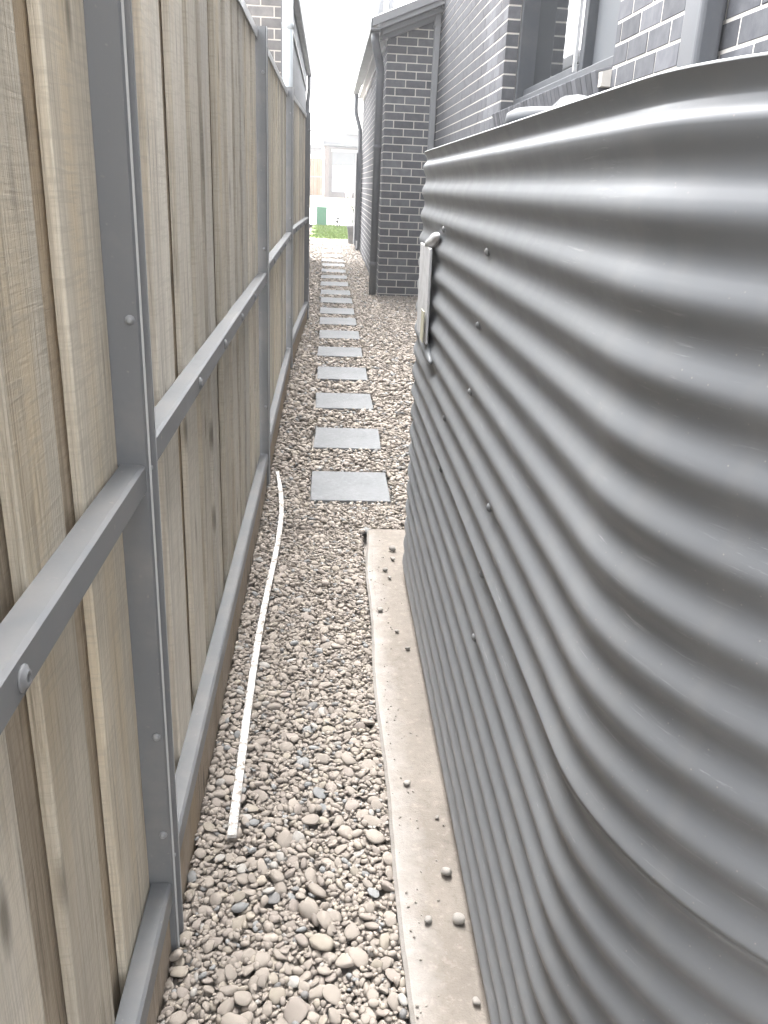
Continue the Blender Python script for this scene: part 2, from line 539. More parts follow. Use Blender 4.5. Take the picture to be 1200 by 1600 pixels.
# ------------------------------------------------------------------ dark brick house on the right
XW = 1.36
house = empty('brick_house', (XW, 7.0, 0.0), 'dark brick house with pale mortar standing behind the corrugated tank', 'house')
def hp(o):
    """parent to the house keeping world position"""
    o.parent = house
    o.matrix_parent_inverse = Matrix.Translation(-Vector(house.location))
    return o
def sub(o, par):
    o.parent = par
    o.matrix_parent_inverse = par.matrix_parent_inverse.copy() if False else Matrix.Identity(4)
    return o

WY0, WY1, WZ0, WZ1 = 4.53, 7.42, 2.12, 4.15      # window opening
MR = 0.003                                        # mortar recess
def wall_mesh(name, boxes, mat, par):
    bm = bmesh.new()
    for lo, hi in boxes: bm_box(bm, lo, hi)
    o = link(name, bm_done(bm, name, mat))
    return o
side = wall_mesh('side_wall', [
    ((XW + MR, -2.0, 0.0), (XW + 0.1, WY0 - MR, 6.2)),
    ((XW + MR, WY1 + MR, 0.0), (XW + 0.1, 12.0, 6.2)),
    ((XW + MR, WY0 - MR, 0.0), (XW + 0.1, WY1 + MR, 2.02)),
    ((XW + MR, WY0 - MR, WZ1), (XW + 0.1, WY1 + MR, 6.2))], M['mortar'], house)
hp(side)
# gable end wall facing the camera, cut to the rake of the small roof
PX0, PY = 0.70, 12.0
rake = lambda x: 3.24 + (x - 0.70) * 0.40
gable = prism('gable_wall', [(PX0 + MR, 0.0), (XW, 0.0), (XW, rake(XW)), (PX0 + MR, rake(PX0))],
              [((0, PY + MR, 0), (1, 0, 0), (0, 0, 1)), ((0, PY + 0.10, 0), (1, 0, 0), (0, 0, 1))], M['mortar'])
hp(gable)
wing = wall_mesh('wing_wall', [((PX0 + MR, PY + 0.103, 0.0), (PX0 + 0.1, 20.2, 3.22))], M['mortar'], house)
hp(wing)
A = wall_bricks((XW, -1.5, 0), (0, 1, 0), 13.5, 0.0, 6.1, 2.207 - 23 * 0.0953, 0.06,
                holes=((WY0 + 1.5, WY1 + 1.5, 2.03, WZ1),))
B = wall_bricks((PX0, PY, 0), (1, 0, 0), XW - PX0, 0.0, 3.6, 0.138 - COURSE, -0.01, keep=lambda c: c.z - 0.045 < rake(c.x) + 0.02)
Cc = wall_bricks((PX0, PY + 0.105, 0), (0, 1, 0), 8.0, 0.0, 3.25, 0.138 - COURSE, 0.02)
# pre-shift: bricks sit with their outer face at local y = 0 and run into the wall
house_lists = [(A, side, R(-90), (-1, 0, 0), M['brick']),
               (B, gable, 0.0, (0, -1, 0), M['brick']),
               (Cc, wing, R(-90), (-1, 0, 0), M['brick'])]
place_bricks(house_lists, 300)

# window
win = hp(link('window', None)); win.empty_display_size = 0.1
XF0, XF1 = XW + 0.105, XW + 0.27
def wp(name, lo, hi, mat, bev=0.004): return box(name, lo, hi, mat, win, bev)
wp('frame', (XF0, WY0, 2.165), (XF1, WY0 + 0.06, WZ1 + 0.02), M['frame'])
wp('frame', (XF0, WY1 - 0.06, 2.165), (XF1, WY1 + 0.03, WZ1 + 0.02), M['frame'])
wp('frame', (XF0 - 0.004, WY0 + 0.06, 2.165), (XF1, WY1 - 0.06, 2.215), M['frame'])
wp('frame', (XF0, WY0 + 0.06, WZ1 - 0.05), (XF1, WY1 - 0.06, WZ1 + 0.02), M['frame'])
wp('mullion', (XF0 + 0.05, 5.66, 2.236), (XF1 - 0.01, 5.745, WZ1 - 0.05), M['frame'])
wp('mullion', (XF0 + 0.02, 5.752, 2.236), (XF0 + 0.042, 5.775, WZ1 - 0.05), M['galv'], 0.002)
wp('bottom_rail', (XF0 + 0.055, 5.78, 2.237), (XF1 - 0.03, WY1 - 0.062, 2.285), M['frame'])
wp('pane', (XF1 - 0.035, 5.747, 2.27), (XF1 - 0.027, WY1 - 0.062, WZ1 - 0.052), M['glass'], 0)
wp('fly_screen', (XF1 - 0.055, WY0 + 0.062, 2.237), (XF1 - 0.047, 5.658, WZ1 - 0.052), M['screen'], 0)
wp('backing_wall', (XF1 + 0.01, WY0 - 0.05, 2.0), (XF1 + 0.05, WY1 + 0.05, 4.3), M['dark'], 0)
# sloping sill of bricks on edge
sill = link('sill', None, win)
n_s, pitch = 31, (WY1 - WY0 - 0.04) / 31
bm = bmesh.new()
bm_box(bm, (-0.055, -pitch / 2 + 0.0045, -0.062), (0.135, pitch / 2 - 0.0045, 0.045), 0.003)
sb = bm_done(bm, 'sill_brick', M['brick'])
for i in range(n_s):
    o = link('sill_brick', sb, win, (XW, WY0 + 0.052 + pitch * (i + 0.5), 2.078))
    o.rotation_euler = (0, R(-16), 0)
bpy.data.objects.remove(sill)
o = prism('sill_mortar', [(-0.036, 2.03), (0.10, 2.03), (0.125, 2.142), (-0.047, 2.096)],
          [((XW, WY0 + 0.045, 0), (1, 0, 0), (0, 0, 1)), ((XW, WY1 + 0.012, 0), (1, 0, 0), (0, 0, 1))], M['mortar'], win)

prism('sill_end', [(-0.045, 2.03), (0.10, 2.03), (0.125, 2.14), (-0.045, 2.095)], [((XW, WY0 - 0.002, 0), (1, 0, 0), (0, 0, 1)), ((XW, WY0 + 0.050, 0), (1, 0, 0), (0, 0, 1))], M['mortar'], win)
# downpipes, gutter, roof of the low wing
def rpipe(name, x0, x1, y0, y1, z0, z1, mat):
    return hp(box(name, (x0, y0, z0), (x1, y1, z1), mat, None, 0.018, 3))
rpipe('downpipe', 1.262, 1.352, 3.25, 3.42, 0.05, 6.2, M['downpipe'])
for zz in (2.6, 4.2): hp(box('pipe_strap', (1.256, 3.235, zz), (1.358, 3.435, zz + 0.03), M['downpipe'], None, 0.004))
rpipe('downpipe', 1.272, 1.352, 11.87, 11.97, 0.08, 6.2, M['trim'])
hp(box('pipe_strap', (1.266, 11.862, 3.40), (1.356, 11.978, 3.43), M['trim'], None, 0.003))
pts = [(0.625, 12.02, 0.06), (0.625, 12.02, 2.86), (0.62, 12.015, 2.93), (0.60, 11.99, 3.02), (0.56, 11.93, 3.14), (0.545, 11.91, 3.20), (0.54, 11.905, 3.30)]
dp = hp(tube('downpipe', pts, 0.05, M['downpipe'], None, sides=16))
o = link('collar', lathe_mesh('collar', [(0.05, -0.03), (0.055, -0.028), (0.055, 0.028), (0.05, 0.03)], M['downpipe'], 16), dp, (0.625, 12.02, 0.53))
link('collar', o.data, dp, (0.625, 12.02, 2.0))
pts = [(0.545, 19.62, 3.30), (0.535, 19.62, 3.02), (0.545, 19.62, 2.92), (0.60, 19.6, 2.74), (0.635, 19.6, 2.62), (0.64, 19.6, 2.4), (0.64, 19.6, 0.2)]
hp(tube('downpipe', pts, 0.045, M['downpipe'], None, sides=12))
gp = [(0.47, 3.30), (0.475, 3.42), (0.50, 3.425), (0.50, 3.41), (0.485, 3.405), (0.485, 3.315), (0.575, 3.315), (0.575, 3.42), (0.59, 3.42), (0.59, 3.30)]
hp(prism('gutter', gp, [((0, 11.66, 0), (1, 0, 0), (0, 0, 1)), ((0, 19.85, 0), (1, 0, 0), (0, 0, 1))], M['trim']))
hp(box('soffit', (0.592, 11.90, 3.235), (0.70, 19.8, 3.255), M['soffit']))
hp(box('eave_trim', (0.674, 12.12, 3.185), (0.699, 19.75, 3.23), M['soffit']))
sl = 0.40
def rpoly(x0, x1, za, zb): return [(x0, za + (x0 - .5) * sl), (x1, za + (x1 - .5) * sl), (x1, zb + (x1 - .5) * sl), (x0, zb + (x0 - .5) * sl)]
fr = lambda y: ((0, y, 0), (1, 0, 0), (0, 0, 1))
hp(prism('barge_board', rpoly(0.492, 1.359, 3.335, 3.425), [fr(11.645), fr(11.665)], M['trim']))
hp(prism('rake_trim', rpoly(0.60, 1.359, 3.275, 3.332), [fr(11.68), fr(11.74)], M['trim']))
hp(prism('rake_trim', rpoly(0.64, 1.359, 3.215, 3.262), [fr(11.80), fr(11.86)], M['trim']))
hp(prism('rake_trim', rpoly(0.66, 1.359, 3.165, 3.205), [fr(11.93), fr(11.992)], M['trim']))
hp(prism('rake_soffit', rpoly(0.60, 1.358, 3.17, 3.40), [fr(11.90), fr(11.996)], M['trim']))
bm = bmesh.new()
x0r, x1r = 0.5, 1.36
prof = []
roof = []
ys = np.linspace(11.67, 19.85, 230)
vs, fs = [], []
for j, y in enumerate(ys):
    zz = 0.009 * math.cos(2 * math.pi * y / 0.09)
    for x in (x0r, x1r): vs.append((x, y, 3.435 + (x - .5) * sl + zz))
for j in range(len(ys) - 1): fs.append((2 * j, 2 * j + 1, 2 * j + 3, 2 * j + 2))
bm.free()
hp(link('roof_sheet', mesh('roof_sheet', vs, fs, M['trim'], True)))
hp(tube('roof_vent', [(0.76, 15.2, 3.4), (0.76, 15.2, 4.6)], 0.055, M['trim'], None, sides=12))
hp(tube('roof_vent', [(0.93, 15.2, 3.5), (0.93, 15.2, 4.6)], 0.055, M['trim'], None, sides=12))
hp(box('upper_eave', (0.95, -2.0, 6.2), (4.0, 12.3, 6.35), M['trim']))
hp(wall_mesh('rear_wall', [((1.47, 12.02, 0.0), (3.0, 12.1, 6.2)), ((0.81, 20.1, 0.0), (3.0, 20.2, 3.2))], M['mortar'], house))

# gate leaf folded back at the far end of the passage
gate = empty('side_gate', (0.6, 19.2, zg(19.2)), 'dark grey metal gate folded back at the far end of the brick wing', 'gate')
def gp_(name, lo, hi, mat, bev=0.004):
    o = box(name, lo, hi, mat, None, bev); o.parent = gate; o.matrix_parent_inverse = Matrix.Translation(-Vector(gate.location)); return o
gp_('gate_post', (0.60, 19.20, 0.12), (0.68, 19.28, 2.22), M['frame'])
for i in range(9):
    gp_('gate_slat', (0.565, 19.22 + 0.0 + i * 0.105, 0.30), (0.585, 19.22 + i * 0.105 + 0.098, 2.16), M['frame'], 0.003)
gp_('gate_rail', (0.587, 19.22, 0.42), (0.598, 20.16, 0.47), M['frame'])
gp_('gate_rail', (0.587, 19.22, 1.95), (0.598, 20.16, 2.0), M['frame'])
gp_('foot_glint', (0.60, 19.185, 0.24), (0.63, 19.198, 0.40), M['galv'], 0.002)  # bright sliver added to draw the white glint at the gate's foot

# ------------------------------------------------------------------ neighbour's house over the fence
nb = empty('neighbour_house', (-1.5, 9.5, 0), 'neighbouring brick house with grey side wall rising behind the timber fence', 'house')
def npar(o): o.parent = nb; o.matrix_parent_inverse = Matrix.Translation(-Vector(nb.location)); return o
NY = 9.5
nf = npar(wall_mesh('front_wall', [((-4.0, NY + MR, 0), (-0.50, NY + 0.1, 4.4))], M['mortar'], nb))
Nb = wall_bricks((-4.0, NY, 0), (1, 0, 0), 3.5, 0.0, 4.35, 2.735 - 28 * 0.0953, 0.03 + 0.131)
place_bricks([(Nb, nf, 0.0, (0, -1, 0), M['nb_brick'])], 60)
npar(wall_mesh('side_cladding', [((-0.60, NY + 0.1, 0), (-0.44, 17.0, 3.45))], M['cladding'], nb))
npar(tube('downpipe', [(-0.43, NY - 0.05, 0.0), (-0.43, NY - 0.05, 4.3)], 0.052, M['pale_pipe'], None, sides=16))
o = npar(link('collar', lathe_mesh('collar', [(0.05, -0.03), (0.058, -0.028), (0.058, 0.028), (0.05, 0.03)], M['pale_pipe'], 16), None, (-0.43, NY - 0.05, 2.95)))
npar(box('cover_strip', (-0.50, NY - 0.004, 0.0), (-0.482, NY + 0.02, 4.3), M['cladding']))
npar(box('fascia', (-0.44, NY + 0.12, 3.06), (-0.425, 16.9, 3.46), M['cladding']))
npar(box('gutter', (-0.423, NY + 0.1, 3.30), (-0.345, 17.05, 3.47), M['trim'], None, 0.01))
npar(box('fascia_strip', (-0.424, NY + 0.12, 3.035), (-0.415, 16.0, 3.06), M['soffit']))
npar(tube('downpipe', [(-0.385, 16.9, 3.31), (-0.385, 16.9, 3.1), (-0.40, 16.9, 2.95), (-0.415, 16.9, 2.7), (-0.415, 16.9, 0.2)], 0.035, M['cladding'], None, sides=10))
npar(prism('roof', [(-0.42, 3.49), (-4.2, 5.2), (-4.2, 5.1), (-0.42, 3.44)], [fr(NY - 0.3 + 0.5), fr(17.1)], M['trim']))
npar(wall_mesh('rear_wall', [((-4.0, 16.9, 0), (-0.61, 17.0, 3.4))], M['cladding'], nb))

# ------------------------------------------------------------------ timber fence with steel posts
fence = empty('timber_fence', (-0.3, 1.4, 0), 'tall fence of rough sawn timber palings on dark grey steel posts and rails', 'fence')
FP = [Vector((-0.29, -1.52, 0)), Vector((-0.29, 1.349, 0)), Vector((-0.29, 4.265, 0)), Vector((-0.288, 7.14, 0)), Vector((-0.212, 9.86, 0))]
FT = [2.10, 2.145, 2.165, 2.20, 2.20]     # heights of the paling tops per bay
def fpar(o): o.parent = fence; o.matrix_parent_inverse = Matrix.Translation(-Vector(fence.location)); return o
post_prof = [(0, -.07), (0, -.003), (.004, 0), (.028, 0), (.030, -.009), (.046, -.009), (.048, .004), (.056, .004), (.058, 0), (.077, 0), (.077, -.07)]
dome = lathe_mesh('bolt', [(0.008, 0), (0.008, 0.002), (0.0055, 0.0025), (0.0055, 0.0065), (0.003, 0.0075), (0.001, 0.0078)], M['screw'], 10)
dark_dome = lathe_mesh('bolt', [(0.0145, 0), (0.0145, 0.0025), (0.010, 0.003), (0.0095, 0.0062), (0.0045, 0.0068), (0.0042, 0.0045), (0.001, 0.0045)], M['steel'], 12)
posts = []
for i, p in enumerate(FP):
    d = (FP[min(i + 1, 4)] - FP[min(i, 3)]).normalized()
    n = Vector((d.y, -d.x, 0))
    base, top = zg(p.y) - 0.08, FT[min(i, 4)] + 0.015 if i else 2.1
    top = [2.12, 2.13, 2.165, 2.20, 2.225][i]
    po = fpar(prism('post', post_prof, [((p.x, p.y, base), d, n), ((p.x, p.y, top), d, n)], M['steel']))
    posts.append(po)
    for aa in (0.0022, 0.054):  # pale strips put the shine of the worn post lips into colour
        link('bright_edge', prism('tmp', [(aa, .0012), (aa + .0014, .0012), (aa + .0014, .0046), (aa, .0046)], [((0, 0, base - p.z), d, n), ((0, 0, top), d, n)], M['cap']).data, po, p)
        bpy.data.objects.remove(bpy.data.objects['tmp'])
    zs = [1.32, 0.548, 0.317] if i == 1 else [1.98, 1.221, 0.446]
    for z in zs:
        b = link('bolt', dome, po, p + n * -0.014 + Vector((0, -0.0, z + zg(p.y))) - d * 0.0005)
        b.rotation_euler = (R(90), 0, 0)
    if i == 1:
        for z in (1.076, 0.254):
            b = link('bolt', dome, po, p + n * 0.0 + d * 0.012 + Vector((0, 0, z)))
            b.rotation_euler = (0, R(90), 0); b.scale = (.7, .7, .7)
lo = link('wire_loop', tube_mesh('wire_loop', [(math.sin(a) * 0.03 + 0.02, 0, math.cos(a) * 0.045) for a in np.linspace(0, 5.6, 16)], 0.006, M['galv'], sides=6), posts[4], FP[4] + Vector((0.0, 0.03, 2.09)))

def paling(o0, d, n, s0, s1, b_front, thick, z0, z1, seed):
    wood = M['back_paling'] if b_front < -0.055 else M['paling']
    """one sawn board with slightly wandering edges; s along the fence, b outward"""
    rr = random.Random(seed)
    N = 9
    vs, fs = [], []
    wl, wr = rr.uniform(-.004, .004), rr.uniform(-.004, .004)
    lean = rr.uniform(-.005, .005)
    cup = rr.uniform(-.003, .003)
    c = 0.0025
    mid = o0 + d * ((s0 + s1) / 2) + n * (b_front - thick / 2)
    org = Vector((mid.x, mid.y, (z0 + z1) / 2))
    for k in range(N + 1):
        t = k / N
        z = z0 + (z1 - z0) * t
        a = s0 + wl * math.sin(3 * t + seed) + lean * (t - .5) + rr.uniform(-.0012, .0012)
        b = s1 + wr * math.sin(2.4 * t + seed * 2) + lean * (t - .5) + rr.uniform(-.0012, .0012)
        bw = cup * math.sin(3.1 * t)
        ring = [(a + c, b_front + bw), (b - c, b_front + bw), (b, b_front + bw - c), (b, b_front - thick), (a, b_front - thick), (a, b_front + bw - c)]
        for (s, q) in ring:
            P = o0 + d * s + n * q
            vs.append((P.x - org.x, P.y - org.y, z - org.z))
    m_ = 6
    for k in range(N):
        for i in range(m_):
            j = (i + 1) % m_
            fs.append((k * m_ + i, k * m_ + j, (k + 1) * m_ + j, (k + 1) * m_ + i))
    fs.append(tuple(range(m_ - 1, -1, -1))); fs.append(tuple(range(N * m_, (N + 1) * m_)))
    me = mesh('paling', vs, fs, wood)
    # boards run along Z in object space: turn so that object X is across the board
    o = link('paling', me, None, org)
    return fpar(o)

seed = 1
for i in range(4):
    p, q = FP[i], FP[i + 1]
    d = (q - p).normalized(); n = Vector((d.y, -d.x, 0)); Ln = (q - p).length
    g0, g1 = zg(p.y), zg(q.y)
    zt = FT[i]
    zb = min(g0, g1) + 0.02
    o0 = Vector((p.x, p.y, 0))
    s = Ln - 0.001 if i == 0 else 0.082
    if i == 0:
        s = Ln - 0.004
        while s > 0.3:
            wd = (0.205 if s > Ln - 0.01 else 0.168) + random.uniform(-.012, .012)
            paling(o0, d, n, s - wd, s, -0.045 + random.uniform(-.002, .002), 0.016, zb, zt + random.uniform(-.006, .004), seed); seed += 1
            s -= wd
            gap = 0.112 + random.uniform(-.012, .012)
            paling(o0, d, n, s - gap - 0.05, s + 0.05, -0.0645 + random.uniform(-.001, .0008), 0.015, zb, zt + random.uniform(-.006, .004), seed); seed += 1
            s -= gap
    else:
        s = 0.080
        while s < Ln:
            wd = min(0.158 + random.uniform(-.02, .03), Ln - 0.003 - s)
            if wd > 0.04:
                paling(o0, d, n, s, s + wd, -0.045 + random.uniform(-.002, .002), 0.016, zb, zt + random.uniform(-.006, .004), seed); seed += 1
            s += wd
            gap = 0.105 + random.uniform(-.03, .025)
            if s + gap < Ln:
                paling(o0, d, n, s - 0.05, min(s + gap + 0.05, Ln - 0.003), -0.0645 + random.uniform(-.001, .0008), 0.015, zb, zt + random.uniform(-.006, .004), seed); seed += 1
            s += gap
    # rails: rolled steel channel between the posts
    hz = (1.06, 1.06, 1.10, 1.125)[i]
    zr0, zr1 = hz + (0.012 if i == 0 else 0.02), hz + (0 if i == 0 else 0.03)
    def rail(za, zc_, hgt):
        pr = [(-0.044, hgt * .5), (-0.010, hgt * .5), (-0.004, hgt * .42), (-0.004, -hgt * .42), (-0.010, -hgt * .5), (-0.044, -hgt * .5)]
        e0 = o0 + d * (0.079 if i or True else 0); e1 = o0 + d * (Ln - 0.002)
        return fpar(prism('rail', pr, [((e0.x, e0.y, za), n, (0, 0, 1)), ((e1.x, e1.y, zc_), n, (0, 0, 1))], M['steel']))
    rm = rail(zr0, zr1, 0.05)
    ks = {0: [2.26, 1.1], 1: [0.63, 1.14, 1.66, 2.2]}.get(i, [0.6, 1.2, 1.8, 2.4])
    for sx in ks:
        P = o0 + d * sx + n * -0.004
        b = link('bolt', dark_dome, rm, (P.x, P.y, zr0 + (zr1 - zr0) * sx / Ln - 0.002)); b.rotation_euler = (0, R(90), math.atan2(n.y, n.x))
    rail(g0 + 0.20, g1 + 0.165, 0.06)
    # plinth board along the ground
    pb = fpar(prism('plinth_board', [(-0.04, -0.12), (-0.012, -0.12), (-0.012, 0.168), (-0.04, 0.168)],
              [((o0 + d * 0.079).to_tuple()[:2] + (g0,), n, (0, 0, 1)), ((o0 + d * (Ln - 0.003)).to_tuple()[:2] + (g1 - 0.035,), n, (0, 0, 1))], M['plinth']))
    cp = fpar(prism('capping', [(-0.085, -0.03), (-0.085, 0.006), (-0.036, 0.006), (-0.036, -0.03), (-0.040, -0.03), (-0.040, 0.001), (-0.081, 0.001), (-0.081, -0.03)],
              [((o0 + d * 0.079).to_tuple()[:2] + (zt,), n, (0, 0, 1)), ((o0 + d * (Ln - 0.002)).to_tuple()[:2] + (zt,), n, (0, 0, 1))], M['cap']))

# ------------------------------------------------------------------ corrugated water tank
slab = sheet('concrete_slab', [0.19], [0], lambda x, y: 0, M['slab']) if False else None
vs, fs = [], []
ysl = np.linspace(-2.0, 3.655, 120)
xr = random.Random(5)
for j, y in enumerate(ysl):
    e = 0.183 + 0.006 * math.sin(y * 2.1) + 0.004 * math.sin(y * 7 + 1) + xr.uniform(-.0008, .0008) + max(0, y - 3.2) * 0.03
    z = 0.03
    vs += [(e + 0.004, y, -0.09), (e, y, z - 0.012), (e + 0.008, y, z - 0.002), (e + 0.03, y, z), (0.7, y, z), (1.36, y, z)]
for j in range(len(ysl) - 1):
    for i in range(5): fs.append((j * 6 + i, j * 6 + i + 1, (j + 1) * 6 + i + 1, (j + 1) * 6 + i))
k = (len(ysl) - 1) * 6
fs.append((k, k + 1, k + 2, k + 3, k + 4, k + 5))
vs.append((1.36, 3.655, -0.09)); fs[-1] = (k, k + 1, k + 2, k + 3, k + 4, k + 5, len(vs) - 1)
slab = tag(link('concrete_slab', mesh('concrete_slab', vs, fs, M['slab'])), kind='structure')

TX0, TX1, TY0, TY1 = 0.335, 1.325, 0.96, 3.13
TR = (TX1 - TX0) / 2
tcx = (TX0 + TX1) / 2
path = []
for a in np.linspace(math.pi, 0, 49): path.append((tcx + TR * math.cos(a), TY1 + TR * math.sin(a), math.cos(a), math.sin(a)))
for a in np.linspace(0, -math.pi, 49): path.append((tcx + TR * math.cos(a), TY0 + TR * math.sin(a), math.cos(a), math.sin(a)))
# subdivide the straight side facing the passage
pt = []
for i, a in enumerate(path):
    pt.append(a)
for t in np.linspace(0, 1, 26)[1:-1]: pt.append((TX0, TY0 + (TY1 - TY0) * t, -1.0, 0.0))
path = pt
PITCH_R, AMP, CREST0, ZB, ZT = 0.0795, 0.0068, 1.598, 0.03, 1.645
def rib(z):
    o = AMP * math.cos(2 * math.pi * (z - CREST0) / PITCH_R)
    if z > CREST0:                       # last hollow, then a plain band flaring out to the rolled rim
        t = z - CREST0
        e = lambda q: 0.5 - 0.5 * math.cos(math.pi * q)
        if t < 0.024: o = AMP + (-0.0068 - AMP) * e(t / 0.024)
        else: o = -0.0068 + 0.0138 * ((t - 0.024) / 0.023) ** 1.35
    if z > 0.803: o += 0.0032
    elif z > 0.8005: o -= 0.002
    return o
zs = sorted(set([round(z, 5) for z in np.arange(ZB, ZT, PITCH_R / 10)] + [0.7995, 0.8010, 0.8028, 0.8032, *[CREST0 + .003 * q for q in range(15)], ZT]))
vs, fs = [], []
n = len(path)
for z in zs:
    o = rib(z) - (0.012 if z < 0.05 else 0)
    for (x, y, nx, ny) in path: vs.append((x + nx * o, y + ny * o, z))
for j in range(len(zs) - 1):
    for i in range(n):
        i2 = (i + 1) % n
        fs.append((j * n + i, j * n + i2, (j + 1) * n + i2, (j + 1) * n + i))
tank = empty('water_tank', (tcx, 2.05, 0.03), 'long dark grey corrugated steel water tank standing on the concrete slab', 'water tank')
def tp(o): o.parent = tank; o.matrix_parent_inverse = Matrix.Translation(-Vector(tank.location)); return o
tm = mesh('shell', vs, fs, M['tank'], True)
bm = bmesh.new(); bm.from_mesh(tm); bmesh.ops.recalc_face_normals(bm, faces=bm.faces[:])
bm.to_mesh(tm); bm.free()
shell = tp(link('shell', tm))
ring = [(x + nx * 0.0065, y + ny * 0.0065, ZT + 0.001) for (x, y, nx, ny) in path]
rim_pts = ring + ring[:2]
tp(tube('rim', rim_pts, 0.0022, M['cap'], None, sides=8, caps=False))
vs = [(x - nx * 0.012, y - ny * 0.012, 1.628) for (x, y, nx, ny) in path]
tp(link('tank_roof', mesh('tank_roof', vs, [tuple(range(len(vs)))], M['tank'])))
riv = lathe_mesh('rivet', [(0.010, -0.002), (0.0095, 0.002), (0.0065, 0.0055), (0.003, 0.0072), (0.0008, 0.0076)], M['steel'], 12)
for (y, z) in ((1.834, 1.411), (1.863, 1.254), (1.877, 1.102), (2.28, .933), (2.312, .772), (1.549, .945), (1.583, .783), (1.59, .629), (2.515, 1.423)):
    o = link('rivet', riv, shell, (TX0 - rib(z) - 0.0005, y, z)); o.rotation_euler = (0, R(-90), 0)
# galvanised bracket strapped over the far end of the tank side
br = tp(link('bracket', None))
bm = bmesh.new()
bm_box(bm, (TX0 - 0.030, 2.66, 1.07), (TX0 - 0.022, 2.95, 1.36), 0.003, 2)
for v in bm.verts: v.co.x += 0.006 * math.sin(v.co.z * 19)
link('bracket_plate', bm_done(bm, 'bracket_plate', M['galv']), br)
for zc_, s_ in ((1.372, 1), (1.055, -1)):
    bm = bmesh.new()
    bmesh.ops.create_uvsphere(bm, u_segments=18, v_segments=12, radius=1)
    rr = random.Random(int(zc_ * 100))
    for v in bm.verts:
        k_ = 1 + 0.14 * math.sin(5 * v.co.y + zc_) * math.cos(4 * v.co.z)
        v.co = Vector((TX0 - 0.012 + v.co.x * 0.017 * k_, 2.75 + v.co.y * 0.17, zc_ + v.co.z * 0.02 * k_ - s_ * v.co.y * 0.03))
    link('bracket_lug', bm_done(bm, 'bracket_lug', M['galv'] if s_ > 0 else M['tank'], True), br)
box('tape', (TX0 - 0.0335, 2.665, 1.075), (TX0 - 0.0308, 2.74, 1.17), M['tape'], br)

# inlet cover and pipe lying on the tank top
lid = empty('inlet_cover', (0.72, 2.84, 1.632), 'round grey inlet cover on the far end of the tank top', 'tank cover')
link('collar', lathe_mesh('collar', [(0.16, 0), (0.16, 0.085), (0.14, 0.085)], M['trim'], 32), lid)
link('cover_disc', lathe_mesh('cover_disc', [(0.175, 0.086), (0.18, 0.10), (0.175, 0.125), (0.15, 0.138), (0.02, 0.143)], M['frame'], 32), lid)
el = empty('white_elbow_pipe', (0.72, 2.68, 1.64), 'white plastic elbow pipe lying on the tank top in front of the window sill', 'pipe')
pts = []
for a in np.linspace(-0.2, 1.75, 12): pts.append((0.02, 0.24 - 0.26 * math.sin(a) * 0.6 - 0.1, 0.02 + 0.085 * math.sin(a) + 0.02))
pts = [(0.0, 0.36, -0.02)] + [(0.0, 0.06 + 0.25 * math.cos(a), 0.118 * math.sin(a)) for a in np.linspace(0.35, 2.5, 12)] + [(0.01, -0.20, 0.03)]
link('pipe', tube_mesh('pipe', pts, .047, M['pvc'], sides=20), el)
link('socket', tube_mesh('socket', [(0.0, 0.17, 0.104), (0.0, 0.09, 0.117)], 0.053, M['pvc'], sides=20), el)
link('socket', tube_mesh('socket', [(-0.03, 0.02, 0.06), (-0.05, -0.08, 0.085), (-0.05, -0.16, 0.09), (-0.05, -0.24, 0.07)], [.045, .05, .05, .046], M['pvc'], sides=20), el)

# ------------------------------------------------------------------ stepping pavers
PAV = [(4.29, .145, .45), (5.17, .14, .44), (6.11, .136, .45), (7.03, .134, .47), (7.94, .132, .45), (8.84, .131, .45), (9.69, .127, .46),
       (10.44, .123, .46), (11.35, .118, .47), (12.14, .111, .46), (13.1, .107, .47), (14.01, .103, .46), (14.92, .099, .46), (15.88, .096, .45),
       (16.71, .092, .46), (17.69, .089, .45), (18.74, .084, .46), (19.75, .08, .47), (20.80, .081, .47), (21.75, .08, .46)]
ORD = ['first', 'second', 'third', 'fourth', 'fifth', 'sixth', 'seventh', 'eighth', 'ninth', 'tenth', 'eleventh', 'twelfth', 'thirteenth',
       'fourteenth', 'fifteenth', 'sixteenth', 'seventeenth', 'eighteenth', 'nineteenth', 'twentieth']
bm = bmesh.new(); bm_box(bm, (-0.206, -0.228, -0.03), (0.206, 0.228, 0.014), 0.003)
pm = bm_done(bm, 'stepping_paver', M['paver'])
for i, (y, x, dep) in enumerate(PAV):
    o = link('stepping_paver', pm, None, (x, y, zg(y) + 0.004))
    o.rotation_euler = (R(0.7 + random.uniform(-.35, .35)), R(random.uniform(-.5, .5)), R(random.uniform(-1.4, 1.4)))
    o.location.x += random.uniform(-.006, .006)
    o.scale = (1, dep / 0.456, 1)
    where = 'counted from the tank slab'
    lab = f'{ORD[i]} grey stone paver of the gravel path {where}'
    if i == 0: lab = 'nearest and largest looking grey stone paver, just beyond the tank slab'
    if i == 19: lab = 'last grey stone paver of the gravel path, next to the lawn'
    tag(o, lab, 'paver', 'stepping pavers along the gravel path')

